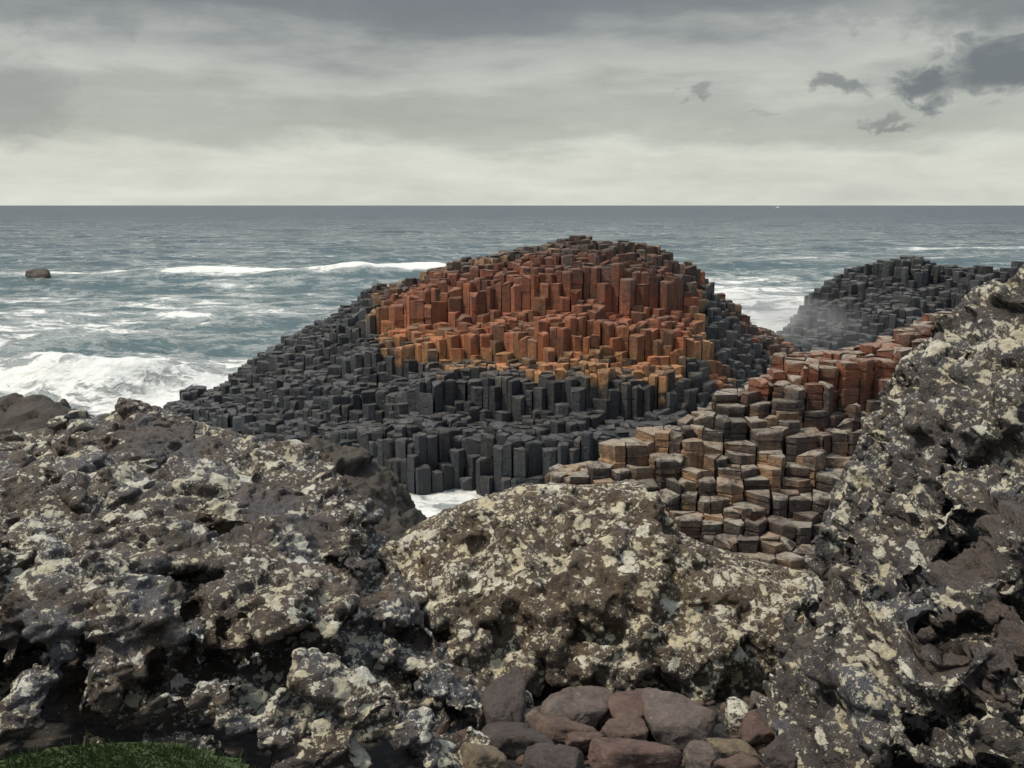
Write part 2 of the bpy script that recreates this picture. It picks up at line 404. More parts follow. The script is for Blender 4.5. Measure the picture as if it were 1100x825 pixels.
# ================================================================== GROUND UNDER THE ROCKS
M_GROUND = mat_plain_rock('ground_rock', (.018, .018, .019), (.03, .027, .025), (.05, .042, .035))
def ground_z(x, y):
    z = np.interp(y, [-6, 5, 8.5, 10.5, 13, 17, 22, 26, 30], [5.4, 4.2, 3.62, 2.6, 1.3, .5, -.5, -1.2, -2.0])
    z = z + sstep(x, 2, 7) * np.interp(y, [8, 13, 20, 28], [.3, .3, 1.2, 1.2]) + .25 * fbm(np.stack([x * .9, y * .9, 0 * x], 1), 5, 79) * sstep(y, 8.5, 10) + .25 * sstep(-x, 1.5, 3.5) * (1 - sstep(y, 7, 12))
    z = z - sstep(-x, 7, 16) * sstep(y, 9, 16) * 2.0
    return z + .06 * fbm(np.stack([x * 1.3, y * 1.3, 0 * x], 1), 4, 77)
def build_ground():
    xs = np.linspace(-26, 30, 240); ys = np.linspace(-5, 30, 200)
    X, Y = np.meshgrid(xs, ys); x, y = X.ravel(), Y.ravel()
    V = np.stack([x, y, ground_z(x, y)], 1); nr, nc = X.shape; i = np.arange(nr * nc).reshape(nr, nc)
    Fc = np.stack([i[:-1, :-1].ravel(), i[:-1, 1:].ravel(), i[1:, 1:].ravel(), i[1:, :-1].ravel()], 1)
    tag(add_obj('ground', np_mesh('ground', V, Fc, True), M_GROUND), kind='structure')
build_ground()

# ================================================================== COLUMNAR BASALT
M_COL = mat_column('column_basalt')
def clip_poly(poly, nx, ny, d):
    out = []
    for k in range(len(poly)):
        a, b = poly[k], poly[(k + 1) % len(poly)]
        da, db = a[0] * nx + a[1] * ny - d, b[0] * nx + b[1] * ny - d
        if da <= 0: out.append(a)
        if (da < 0 < db) or (db < 0 < da):
            t = da / (da - db); out.append((a[0] + (b[0] - a[0]) * t, a[1] + (b[1] - a[1]) * t))
    return out
def build_columns(name, label, hfunc, zonefunc, box, sp, seed, ysq=1.0, thin=.10, jit=.30, drum=(.28, .6), rnd=.12, clus=.2, keep=100, bevel=.035, tilt=.12, smin=-.4, pale=.25):
    rng = random.Random(seed)
    x0, x1, y0, y1 = box; pts = []; r = 0; y = y0
    while y < y1:
        x = x0 + (.5 * sp if r % 2 else 0)
        while x < x1:
            pts.append((x + rng.uniform(-jit, jit) * sp, y + rng.uniform(-jit, jit) * sp)); x += sp
        y += sp * .866 * ysq; r += 1
    # thin out some sites: their neighbours grow into bigger columns
    pts = [p for p in pts if rng.random() > thin]
    A = np.array(pts)
    H = hfunc(A[:, 0], A[:, 1])
    f1, f2, dl, rv = worley(np.stack([A[:, 0] / (sp * 3.2), A[:, 1] / (sp * 2.4), 0 * H + .5], 1), seed)
    top = H + clus * rv[:, 0] + np.array([rng.uniform(-rnd, rnd) for _ in pts])
    ok = H > smin
    top[~ok] = -2
    grid = {}
    for i, p in enumerate(pts): grid.setdefault((int(p[0] // (sp * 1.3)), int(p[1] // (sp * 1.3))), []).append(i)
    zone = zonefunc(A[:, 0], A[:, 1], top)
    cols = []; VV = []
    for i, (px_, py_) in enumerate(pts):
        if not ok[i]: continue
        gx, gy = int(px_ // (sp * 1.3)), int(py_ // (sp * 1.3))
        nb = [j for a in (-2, -1, 0, 1, 2) for b in (-2, -1, 0, 1, 2) for j in grid.get((gx + a, gy + b), ()) if j != i]
        nb.sort(key=lambda j: (pts[j][0] - px_) ** 2 + (pts[j][1] - py_) ** 2); nb = nb[:18]
        h = sp * 1.4; poly = [(h * math.cos(k * math.pi / 6), h * math.sin(k * math.pi / 6)) for k in range(12)]
        g = .010
        for j in nb:
            dx, dy = pts[j][0] - px_, pts[j][1] - py_; L = math.hypot(dx, dy) or 1e-3
            poly = clip_poly(poly, dx / L, dy / L, L / 2 - g)
            if len(poly) < 3: break
        if len(poly) < 3: continue
        q = []
        for p in poly:
            if not q or math.hypot(p[0] - q[-1][0], p[1] - q[-1][1]) > .07: q.append(p)
        if len(q) > 3 and math.hypot(q[0][0] - q[-1][0], q[0][1] - q[-1][1]) < .07: q.pop()
        poly = q
        if len(poly) < 3: continue
        low = min([top[j] for j in nb[:12] if ok[j]] + [top[i]]); bot = max(low - .7, -1.2)
        if bot > top[i] - .3: bot = top[i] - .3
        # rings from the top down
        tx, ty = rng.gauss(0, tilt), rng.gauss(0, tilt)
        rings = []; zt = top[i]; z = zt
        nP = len(poly); cv = rng.choice((0, 0, 0, .03, -.03))
        jx = [rng.uniform(.96, 1.03) for _ in range(nP)]
        brk = [rng.uniform(.02, .13) if rng.random() < .14 else 0 for _ in range(nP)]
        bv = bevel * rng.uniform(.6, 1.8)
        rings.append((zt, 1 - bv * 2.6, True)); rings.append((zt - bv * .45, 1 - bv * .8, True)); rings.append((zt - bv * 1.6, 1.0, True))
        z = zt - bv * 1.6; ox = oy = 0
        while z > bot + .25:
            dz = rng.uniform(*drum); z2 = max(z - dz, bot)
            if z2 - bot < .15: break
            rings.append((z2 + .022, 1.0 + rng.uniform(-.03, .02), False)); rings.append((z2, .955, False)); rings.append((z2 - .022, 1.0 + rng.uniform(-.03, .02), False))
            z = z2 - .022
        rings.append((bot, 1.0, False))
        V = []; dx = dy = 0
        for k, (zz, s_, tp) in enumerate(rings):
            if k > 3 and k % 3 == 2: dx, dy = rng.uniform(-.012, .012), rng.uniform(-.012, .012)
            for c in range(nP):
                lx, ly = poly[c][0] * s_ * jx[c] + dx, poly[c][1] * s_ * jx[c] + dy
                ze = zz + ((tx * lx + ty * ly - brk[c]) if tp else 0)
                V.append((px_ + lx + rng.uniform(-.013, .013), py_ + ly + rng.uniform(-.013, .013), ze + (rng.uniform(-.012, .012) if tp else 0)))
        Fs = []
        for k in range(len(rings) - 1):
            for c in range(nP):
                d = (c + 1) % nP; Fs.append((k * nP + c, (k + 1) * nP + c, (k + 1) * nP + d, k * nP + d))
        V.append((px_, py_, zt + cv)); ct = len(V) - 1
        for c in range(nP): Fs.append((ct, c, (c + 1) % nP))
        front = [top[j] for j in nb[:7] if pts[j][1] < py_ - .1] or [low]
        D = math.hypot(px_, py_); scr = 550 + px_ / py_ * F
        area = (max(0, top[i] - sum(front) / len(front)) + .12) * 1.0 / D / D * (1 if -10 < scr < 1110 else 0)
        if A[i, 1] > box_ridge(name, px_): area *= .05
        va = np.array(V); zone_v = zonefunc(va[:, 0] * 0 + px_, va[:, 1] * 0 + py_, va[:, 2] * .6 + zt * .4)
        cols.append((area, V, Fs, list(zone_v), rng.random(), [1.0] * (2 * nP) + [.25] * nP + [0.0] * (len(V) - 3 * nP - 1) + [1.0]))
    cols.sort(key=lambda c: -c[0])
    base = Vector(((x0 + x1) / 2, y0, 0 if name != 'columnar_terrace' else 1.0))
    root = bpy.data.objects.new(name, None); COL.objects.link(root); root.location = base
    tag(root, label, 'rock outcrop')
    bv = np.array(base)
    def emit(cs, nm):
        V, Fc, Z, T, Tp = [], [], [], [], []
        for (_, v, f, zo, ti, tp) in cs:
            o = len(V); V += v; Fc += [tuple(a + o for a in q) for q in f]
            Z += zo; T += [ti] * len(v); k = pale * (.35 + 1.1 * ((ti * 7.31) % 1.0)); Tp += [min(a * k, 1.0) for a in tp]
        me = np_mesh(nm, np.array(V) - bv, Fc); set_attr(me, 'zone', Z); set_attr(me, 'tint', T); set_attr(me, 'worn_or_lit', Tp)
        return add_obj(nm, me, M_COL, root)
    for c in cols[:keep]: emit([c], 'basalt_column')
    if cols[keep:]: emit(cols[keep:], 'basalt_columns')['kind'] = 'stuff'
    print(name, 'columns', len(cols))
    return root

# --- the great mound
SIL = [(195, 432, 41), (240, 413, 40.5), (290, 376, 39.5), (350, 345, 38.5), (372, 328, 38), (400, 311, 37.5), (440, 298, 37), (480, 283, 36.4), (520, 273, 36),
       (545, 268, 36), (580, 259, 35.6), (600, 256, 35.4), (630, 250, 35.2), (660, 256, 35), (690, 263, 35), (715, 270, 35), (742, 285, 35.2), (756, 301, 35.5),
       (772, 319, 36), (800, 341, 37), (830, 360, 38), (860, 374, 39), (900, 392, 40), (960, 430, 42)]
RW = np.array([at(*s) for s in SIL])
def ridge_y(x): return np.interp(x, RW[:, 0], RW[:, 1])
def box_ridge(name, x): return float(ridge_y(x)) + .4 if name == 'columnar_mound' else 1e9
BASE = np.array([(-15, 40.0), (-12.5, 38), (-10, 34.8), (-8, 31.5), (-6, 29.5), (-4, 28.2), (-2, 27.6), (0, 27.2), (2, 27.0), (4, 27.5), (6, 28.5), (8, 29.2), (10, 29.8), (13, 31), (17, 36)])
def mound_h(x, y):
    rz = np.interp(x, RW[:, 0], RW[:, 2], left=-1.5, right=-1.5); ry = ridge_y(x)
    by = np.interp(x, BASE[:, 0], BASE[:, 1]) + .5 * vnoise(np.stack([x * .7, 0 * x, 0 * x], 1), 8)
    s = (y - by) / np.maximum(ry - by, .5)
    pr = np.interp(s, [-.25, -.03, .02, .16, .25, .29, .42, .50, .54, .64, .72, .755, .84, 1.0, 1.12, 1.5], [-.5, -.03, .225, .255, .275, .415, .45, .49, .60, .64, .67, .84, .90, 1.0, .96, .3])
    # right flank: low stepped ledges instead of tall tiers
    pr2 = np.interp(s, [-.25, 0, .25, .55, .8, 1.0, 1.15, 1.5], [-.5, .1, .26, .50, .8, 1.0, .95, .3])
    k = sstep(x, 4.9, 6.9); pr = pr * (1 - k) + pr2 * k
    # left flank: an even stair
    pr3 = np.interp(s, [-.25, -.03, .04, .3, .36, .62, .70, 1.0, 1.15, 1.5], [-.5, -.02, .12, .30, .44, .62, .78, 1.0, .95, .2])
    k = 1 - sstep(x, -8, -4.5); pr = pr * (1 - k) + pr3 * k
    z = np.maximum(rz, .25) * pr
    z = z + .30 * vnoise(np.stack([x * .5, y * .35, 0 * x], 1), 31) * np.clip(s * 3, 0, 1) * np.clip((1.05 - s) * 4, 0, 1)
    return np.where((s < -.12) | (y > ry + 3.5) | (rz < -.5), -2, z)
def mound_zone(x, y, z):
    # rock colour by height above the sea; the left end stays grey
    n = fbm(np.stack([x * .35, y * .35, z * .3], 1), 3, 91)
    lev = 3.05 + .25 * n + .55 * sstep(-x, 2.5, 6.5) + 4.0 * sstep(-x, 4.5, 6.6) - .35 * sstep(x, 2, 5) + 1.6 * sstep(x, 5.4, 6.8)
    zo = np.interp(z - lev, [-3, -.5, -.12, .05, .45, 1.1, 2.2, 2.9, 4.2], [.0, .12, .22, .37, .44, .56, .66, .74, .88])
    ry = ridge_y(x); cap = sstep(y, ry - 1.5, ry - .3)
    cap = np.maximum(cap, sstep(x, 3.9, 6.0) * sstep(z, 4.2, 5.2)) * (z - lev > .2)
    zo = np.maximum(zo, cap * .9)
    # right flank: brown-grey slabs
    k = sstep(x, 5.9, 7.2); zo = zo * (1 - k) + k * (.12 + .74 * sstep(n + .35 * sstep(y, ry - 3.0, ry - .5), .05, .35))
    return np.clip(zo, 0, 1)
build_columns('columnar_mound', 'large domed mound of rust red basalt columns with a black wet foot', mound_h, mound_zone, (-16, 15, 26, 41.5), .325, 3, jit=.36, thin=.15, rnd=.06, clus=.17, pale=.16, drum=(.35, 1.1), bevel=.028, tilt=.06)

# --- the nearer stepped terrace at the right
TC = [(596, 530, 17.8), (616, 511, 17.9), (650, 482, 18.1), (700, 461, 18.4), (740, 446, 18.7), (770, 430, 19.0), (800, 414, 19.3), (832, 402, 19.6), (842, 381, 19.8), (862, 376, 20.0), (900, 378, 20.2), (940, 371, 20.4), (985, 353, 20.8), (1010, 336, 21.0), (1060, 330, 21.3), (1140, 330, 22)]
TW = np.array([at(*s) for s in TC])
TB = np.array([(.0, 17.2), (1.0, 16.7), (2.5, 15.9), (4, 14.9), (6, 14.4), (9, 14.4), (14, 14.4)])
def terr_h(x, y):
    rz = np.interp(x, TW[:, 0], TW[:, 2], left=-2); ry = np.interp(x, TW[:, 0], TW[:, 1]); by = np.interp(x, TB[:, 0], TB[:, 1])
    s = (y - by) / np.maximum(ry - by, .5)
    bz = np.interp(x, [0, 1, 2.5, 4, 6, 9], [2.75, 2.45, 1.9, 1.6, 1.5, 1.7])
    k = sstep(x, 4.8, 6.3)
    pr = np.interp(s, [-.3, 0, .2, .5, .75, 1.0, 1.1, 1.5], [-.2, .0, .13, .40, .72, 1.0, .96, .2])
    prb = np.interp(s, [-.3, 0, .2, .45, .70, .79, .86, 1.0, 1.1, 1.5], [-.2, .0, .10, .30, .52, .64, .95, 1.0, .97, .2])
    pr = pr * (1 - k) + prb * k
    z = bz + (rz - bz) * pr
    z = np.round(z / .19) * .19 * .85 + z * .15
    return np.where((s < -.25) | (y > ry + 3) | (x < TW[0, 0]), -2, z)
def terr_zone(x, y, z):
    n = fbm(np.stack([x * .5, y * .5, z * .4], 1), 3, 191)
    ry = np.interp(x, TW[:, 0], TW[:, 1]); rim = sstep(y, ry - 1.7, ry - .3)
    zo = np.interp(z + .35 * n, [2.0, 2.8, 3.3, 3.9, 4.5, 5.0, 5.4], [.93, .92, .90, .86, .80, .70, .66])
    return np.where(rim + .5 * n > .55, np.interp(z, [3, 4.1, 4.7, 5.3], [1.0, .98, .64, .72]), zo)
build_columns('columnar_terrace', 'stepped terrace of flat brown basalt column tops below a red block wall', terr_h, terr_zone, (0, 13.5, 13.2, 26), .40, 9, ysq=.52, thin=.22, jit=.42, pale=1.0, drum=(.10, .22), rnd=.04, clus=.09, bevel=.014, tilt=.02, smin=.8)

# --- the far dark ledge in the surf
FC = [(826, 358, 58), (850, 346, 58), (868, 332, 59), (882, 316, 61), (902, 303, 62), (930, 289, 63), (952, 286, 63), (985, 284, 63), (1010, 274, 63), (1040, 272, 63), (1070, 274, 63), (1095, 284, 63), (1150, 300, 63), (1250, 330, 63)]
FW = np.array([at(*s) for s in FC])
def far_h(x, y):
    rz = np.interp(x, FW[:, 0], FW[:, 2], left=-2, right=-2); ry = np.interp(x, FW[:, 0], FW[:, 1])
    by = np.interp(x, [14, 16, 20, 26, 32, 40], [56, 52.5, 50.5, 50, 49, 50])
    s = (y - by) / np.maximum(ry - by, .5)
    pr = np.interp(s, [-.25, 0, .08, .35, .45, .7, .8, 1.0, 1.2, 1.6], [-.5, .0, .25, .40, .58, .72, .9, 1.0, .9, .1])
    z = rz * pr - .85 + .85 * vnoise(np.stack([x * .35, y * .35, 0 * x], 1), 55)
    return np.where((s < -.1) | (y > ry + 5) | (rz < -.3), -2, z)
def far_zone(x, y, z): return np.clip(.02 + .12 * fbm(np.stack([x * .2, y * .2, z], 1), 2, 5), 0, .24)
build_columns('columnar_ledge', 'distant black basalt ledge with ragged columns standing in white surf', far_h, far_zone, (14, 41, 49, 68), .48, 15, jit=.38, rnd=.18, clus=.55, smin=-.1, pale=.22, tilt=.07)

# ================================================================== FOREGROUND BOULDERS
def interp_rows(rows, nu, nv):
    """rows: list of stations, each a list of (px,py,Y) from foot to crest -> dense smooth grid of world points"""
    G = np.array([[at(*p) for p in r] for r in rows])         # stations x k x 3
    def up(A, n, axis):
        A = np.moveaxis(A, axis, 0); k = len(A); t = np.linspace(0, k - 1, n); i = np.clip(np.floor(t).astype(int), 0, k - 2); f = (t - i)[:, None, None]
        p0, p1, p2, p3 = A[np.clip(i - 1, 0, k - 1)], A[i], A[i + 1], A[np.clip(i + 2, 0, k - 1)]
        m1, m2 = (p2 - p0) * .4, (p3 - p1) * .4
        out = (2 * f ** 3 - 3 * f ** 2 + 1) * p1 + (f ** 3 - 2 * f ** 2 + f) * m1 + (-2 * f ** 3 + 3 * f ** 2) * p2 + (f ** 3 - f ** 2) * m2
        return np.moveaxis(out, 0, axis)
    return up(up(G, nu, 0), nv, 1)
def grid_normals(G):
    du = np.gradient(G, axis=0); dv = np.gradient(G, axis=1); n = np.cross(du, dv); n /= np.maximum(np.linalg.norm(n, axis=2, keepdims=True), 1e-6)
    return n * np.where(n[:, :, 2:3] < 0, -1, 1)
def loft_solid(rows, back, zlow, nu=90, nv=70, inset=None):
    G = interp_rows(rows, nu, nv)
    if inset is not None:        # the solid core lies this far behind the broken crust, foot to crest
        G = G - grid_normals(G) * np.interp(np.linspace(0, 1, nv), np.linspace(0, 1, len(inset)), inset)[None, :, None]
    # back side: falls away behind the crest
    crest = G[:, -1]
    ext = []
    for (dy, dz) in back: ext.append(crest + np.array((0, dy, 0)) + np.array((0, 0, 1)) * dz)
    G = np.concatenate([G] + [e[:, None] for e in ext], 1)
    nu, nv = G.shape[:2]
    B = G.copy(); B[:, :, 2] = zlow
    G[:, :, 2] = np.maximum(G[:, :, 2], zlow + .05)
    V = np.concatenate([G.reshape(-1, 3), B.reshape(-1, 3)]); o = nu * nv
    i = np.arange(nu * nv).reshape(nu, nv); Fc = []
    q = np.stack([i[:-1, :-1].ravel(), i[1:, :-1].ravel(), i[1:, 1:].ravel(), i[:-1, 1:].ravel()], 1)
    Fc = [q, q[:, ::-1] + o]
    ring = np.concatenate([i[0, :], i[1:, -1], i[-1, -2::-1], i[-2:0:-1, 0]]); nx = np.roll(ring, -1)
    Fc.append(np.stack([ring, nx, nx + o, ring + o], 1))
    return V, np.concatenate(Fc)
_ico = {}
def ico_dirs(sub):
    if sub not in _ico:
        bm = bmesh.new(); bmesh.ops.create_icosphere(bm, subdivisions=sub, radius=1); bm.verts.ensure_lookup_table()
        _ico[sub] = (np.array([v.co[:] for v in bm.verts]), np.array([[v.index for v in f.verts] for f in bm.faces])); bm.free()
    return _ico[sub]
def stone_shape(seed, size, sub=4, planes=13, soft=14.0, rough=.02):
    """an angular stone: a box of random planes with edges softened by wear"""
    rng = np.random.RandomState(seed); D, Fc = ico_dirs(sub)
    n = rng.normal(size=(planes, 3)); n /= np.linalg.norm(n, axis=1)[:, None]
    n = np.concatenate([n, [[0, 0, 1], [0, 0, -1], [1, 0, 0], [-1, 0, 0], [0, 1, 0], [0, -1, 0]]]); d = np.concatenate([rng.uniform(.78, 1.05, planes), rng.uniform(.72, .95, 6)])
    n[-6:] += rng.normal(size=(6, 3)) * .22; n /= np.linalg.norm(n, axis=1)[:, None]
    q = np.maximum(D @ n.T, 1e-3) / d[None]
    r = 1.0 / (np.sum(q ** soft, 1) ** (1 / soft))
    V = D * r[:, None]
    V = V * (1 + rough * fbm(V * 3.2 + seed, 4, seed)[:, None]) * np.array(size)
    return V, Fc
def chunk(c, size, rot, seed, sub=3, soft=22.0):
    V, Fc = stone_shape(seed, size, sub, 9, soft, .03)
    M = np.array((Matrix.Rotation(rot[2], 3, 'Z') @ Matrix.Rotation(rot[1], 3, 'Y') @ Matrix.Rotation(rot[0], 3, 'X')))
    return V @ M.T + np.array(c), Fc
def merge(parts):
    V, Fq, o = [], [], 0
    for v, f in parts:
        f = np.asarray(f); V.append(v)
        if f.shape[1] == 4: f = np.concatenate([f[:, [0, 1, 2]], f[:, [0, 2, 3]]])
        Fq.append(f + o); o += len(v)
    return np.concatenate(V), np.concatenate(Fq)
def rot_xyz(P, a, b, c):
    M = np.array(Matrix.Rotation(c, 3, 'Z') @ Matrix.Rotation(b, 3, 'Y') @ Matrix.Rotation(a, 3, 'X')); return P @ M.T
def rock_displace(P, N, seed, strata=(0, 0, 0), st=(1, 1, 1), big=.10, fac=((.7, .16), (.26, .22), (.10, .20)), fine=.010, crack=.03):
    Q = rot_xyz(P + .10 * np.stack([fbm(P * 1.3, 3, seed + k) for k in (1, 2, 3)], 1) + .025 * np.stack([fbm(P * 6, 3, seed + k) for k in (4, 5, 6)], 1), *strata) * np.array(st)
    d = big * fbm(P * .9, 3, seed)
    for k, (s, a) in enumerate(fac):
        f1, f2, dl, rv = worley(Q / s, seed + 31 * k)
        d = d + a * s * ((dl * rv).sum(1) * 1.3 + .30 * rv[:, 0]) - crack * (s ** .6) * (1 - sstep(f2 - f1, .0, .13))
    d = d + fine * fbm(P * 8, 4, seed + 5) + fine * .7 * fbm(P * 24, 3, seed + 6)
    lim = 2.2 * d.std(); d = lim * np.tanh(d / lim)
    return P + N * d[:, None]
def diff(me, cut):
    o = bpy.data.objects.new('tmp', me); c = bpy.data.objects.new('tmpc', cut); COL.objects.link(o); COL.objects.link(c)
    md = o.modifiers.new('b', 'BOOLEAN'); md.operation = 'DIFFERENCE'; md.solver = 'MANIFOLD'; md.object = c
    dg = bpy.context.evaluated_depsgraph_get(); dg.update()
    out = bpy.data.meshes.new_from_object(o.evaluated_get(dg)); bpy.data.objects.remove(o); bpy.data.objects.remove(c); out.materials.clear()
    return out
from mathutils.bvhtree import BVHTree
def surface(V, Fc): return BVHTree.FromPolygons([tuple(v) for v in V], [tuple(f) for f in np.asarray(Fc)])
def where(bvh, px, py):
    """place on the rough rock mass that a spot of the plan falls on"""
    o = Vector((0, 0, CAMZ)); d = (Vector(at(px, py, 5)) - o).normalized(); h = bvh.ray_cast(o, d, 60)
    return (np.array(h[0]), np.array(d), np.array(h[1])) if h[0] is not None else (None, None, None)
def cavities(bvh, spots, seed, depth=.5):
    """hollows driven into the rock: (px, py, half width px, half height px, tilt)"""
    rng = random.Random(seed); out = []
    for (px, py, w, h, tl) in spots:
        c, d, n = where(bvh, px, py)
        if c is None: continue
        k = c[1] / F; dh = np.array((d[0], d[1], d[2] * .3)); dh /= np.linalg.norm(dh)
        out.append(chunk(c + dh * depth * rng.uniform(.45, .65), (w * k * 1.15, depth * rng.uniform(.9, 1.2), h * k * 1.25), (rng.uniform(-.05, .15), tl, rng.uniform(-.3, .3)), rng.randrange(9999), 3, 9.0))
    return out
def ledges(bvh, spots, seed, push=.0):
    """jutting slabs: (px, py, sx, sy, sz, roll, yaw, pitch)"""
    rng = random.Random(seed); out = []
    for (px, py, sx, sy, sz, ry, rz, rx) in spots:
        c, d, n = where(bvh, px, py)
        if c is None: continue
        out.append(chunk(c + np.array((0, .06 - push, -.03)), (sx, sy, sz), (rx + rng.uniform(-.15, .15), ry, rz), rng.randrange(9999), 3, 26.0))
    return out
def pits(rows, n, seed, lo, hi, v0=.05, v1=.95):
    """small dark gaps scattered over the face"""
    G = interp_rows(rows, 60, 60); rng = random.Random(seed); out = []
    for _ in range(n):
        c = G[rng.randrange(2, 58), int(60 * rng.uniform(v0, v1))]; r = rng.uniform(lo, hi)
        out.append(chunk(c + np.array((0, 0, -.02)), (r * rng.uniform(1, 2.2), r * rng.uniform(.8, 1.3), r * rng.uniform(.45, .8)), (rng.uniform(-.2, .5), rng.uniform(-.6, .6), rng.uniform(-.5, .5)), rng.randrange(9999), 2, 9.0))
    return out
def crust(rows, n, seed, size, flat, dip, spread, v0=.0, v1=1.0, out=.0, soft=55.0, elong=1.6, holes=()):
    """broken slabs bedded on the core: size range, thickness ratio, (pitch, roll, yaw) of the beds; none where a hollow gapes"""
    G = interp_rows(rows, 80, 80); Nn = grid_normals(G); rng = random.Random(seed); res = []
    for _ in range(n):
        i = rng.randrange(1, 79); j = min(79, int(80 * rng.uniform(v0, v1))); c = G[i, j]
        r = size[0] + (size[1] - size[0]) * rng.random() ** 2; f = rng.uniform(*flat)
        px, py = 550 + c[0] / c[1] * F * 1.0, 0
        if any((np.linalg.norm((c - h) / np.array((q[0], .8, q[1]))) < 1.0) for h, q in holes): continue
        if j > 70: r *= .7
        c = c - Nn[i, j] * r * f * rng.uniform(.35, .9) + Nn[i, j] * out * (j < 70) - np.array((0, 0, r * f * .8)) * (j > 70)
        res.append(chunk(c, (r * rng.uniform(1, elong), r, r * f), (dip[0] + rng.gauss(0, spread), dip[1] + rng.gauss(0, spread), dip[2] + rng.gauss(0, .5)), rng.randrange(99999), 3 if r > .17 else 2, soft))
    return res
def gaps(bvh, spots, k=1.0):
    res = []
    for (px, py, w, h, tl) in spots:
        c, d, n = where(bvh, px, py)
        if c is not None: res.append((c, (w * c[1] / F * k + .02, h * c[1] / F * k + .02)))
    return res
def make_boulder(name, label, parts, vox, mat, seed, origin, cav=(), bare=(), **kw):
    V, Fc = merge(parts)
    me = voxel(np_mesh('tmp', V, Fc), vox * 1.5)
    if cav:
        V, Fc = merge(cav); cut = voxel(np_mesh('tmp', V, Fc), vox * 1.5)
        P, N = get_co(cut), get_no(cut); set_co(cut, P + N * (.05 * fbm(P * 5, 3, seed + 70))[:, None])
        me = diff(me, cut)
    me = voxel(me, vox)
    P, N = get_co(me), get_no(me)
    set_co(me, rock_displace(P, N, seed, **kw))
    bm_ = np.zeros(len(P))
    for (c, r) in bare:
        d = np.sqrt(((P - c) ** 2).sum(1)) / r + .35 * fbm(P * 3, 3, seed + 9); bm_ = np.maximum(bm_, 1 - sstep(d, .55, 1.1))
    set_attr(me, 'bare', bm_)
    me.polygons.foreach_set('use_smooth', np.ones(len(me.polygons), bool)); me.name = name
    print(name, 'verts', len(P))
    return tag(add_obj(name, me, mat, origin=origin), label, 'boulder')

M_LEFT = mat_lichen_rock('lichen_rock_striped', dens=.54, bluef=.7, bare=(.105, .095, .10))
M_MID = mat_lichen_rock('lichen_rock_blotched', dens=.66, lo=(.030, .022, .016), mid=(.086, .060, .037), hi=(.18, .128, .072), bluef=.25, lich=(.70, .67, .55))
M_RIGHT = mat_lichen_rock('lichen_rock_grey', dens=.66, lo=(.022, .020, .020), mid=(.066, .056, .050), hi=(.150, .118, .092), bluef=.7, lich=(.66, .64, .55))
M_WEED = mat_plain_rock('weed_rock', (.022, .020, .018), (.05, .040, .030), (.095, .068, .042), fleck=(.11, .085, .05))

# --- left boulder: steep broken foot, long layered back
L_ROWS = [
    [(-190, 830, 6.3), (-190, 760, 6.6), (-190, 690, 7.0), (-190, 640, 7.4), (-190, 570, 8.6), (-190, 510, 10.2), (-190, 469, 11.8)],
    [(-60, 830, 6.3), (-60, 760, 6.5), (-60, 690, 6.9), (-60, 640, 7.3), (-60, 560, 8.8), (-60, 505, 10.4), (-60, 465, 11.8)],
    [(40, 825, 6.3), (40, 755, 6.5), (40, 690, 6.8), (40, 635, 7.2), (40, 560, 8.8), (40, 500, 10.2), (40, 456, 11.6)],
    [(110, 825, 6.3), (110, 755, 6.5), (110, 690, 6.8), (110, 635, 7.2), (110, 555, 8.8), (110, 490, 10.2), (110, 440, 11.4)],
    [(160, 822, 6.3), (160, 755, 6.5), (160, 690, 6.8), (160, 635, 7.2), (160, 555, 8.8), (160, 490, 10.2), (160, 435, 11.3)],
    [(240, 820, 6.4), (240, 755, 6.6), (240, 695, 6.9), (240, 640, 7.3), (240, 565, 8.7), (240, 500, 10.0), (240, 463, 11.1)],
    [(320, 820, 6.4), (320, 760, 6.6), (320, 705, 6.9), (320, 655, 7.3), (320, 590, 8.5), (320, 525, 9.7), (320, 481, 10.8)],
    [(390, 822, 6.4), (385, 770, 6.6), (380, 720, 6.9), (375, 675, 7.3), (370, 620, 8.2), (367, 560, 9.3), (365, 521, 10.3)],
    [(450, 830, 6.4), (440, 780, 6.6), (430, 740, 6.9), (420, 700, 7.3), (412, 650, 8.0), (408, 605, 8.8), (404, 573, 9.5)],
    [(500, 835, 6.5), (490, 800, 6.7), (478, 765, 7.0), (466, 735, 7.3), (455, 700, 7.8), (445, 660, 8.3), (436, 625, 8.9)],
    [(520, 840, 6.6), (518, 822, 6.8), (512, 800, 7.0), (508, 780, 7.2), (502, 760, 7.4), (496, 745, 7.7), (490, 732, 8.0)],
]
L_LEDGE = [(85, 655, .40, .35, .13, .28, .3, .35), (165, 648, .28, .32, .15, -.45, -.2, .3), (195, 668, .2, .3, .10, .5, .2, .3), (290, 655, .32, .3, .10, -.35, .2, .35),
    (112, 735, .15, .25, .30, .35, .2, .1), (170, 745, .13, .22, .22, .3, .4, .1), (245, 722, .32, .3, .11, .12, .1, .35), (250, 755, .17, .25, .14, .1, .4, .1),
    (20, 755, .26, .3, .17, -.3, .3, .3), (40, 705, .28, .3, .12, -.2, .1, .4), (300, 772, .2, .25, .12, .2, .2, .3), (350, 722, .28, .3, .13, .3, .2, .3),
    (395, 748, .22, .3, .13, .4, .1, .3), (440, 778, .2, .25, .12, .35, .1, .3), (360, 788, .24, .25, .12, .2, .3, .3), (470, 805, .18, .22, .12, .3, .3, .3),
    (330, 640, .4, .45, .10, .3, .2, .3), (270, 600, .5, .5, .10, .35, .2, .2), (180, 580, .5, .5, .10, .3, .2, .15), (90, 560, .5, .5, .10, .25, .1, .15), (330, 560, .5, .6, .10, .35, .2, .15), (230, 500, .6, .6, .10, .3, .1, .1), (120, 500, .6, .6, .11, .2, .1, .1), (30, 520, .5, .6, .1, .2, .1, .1)]
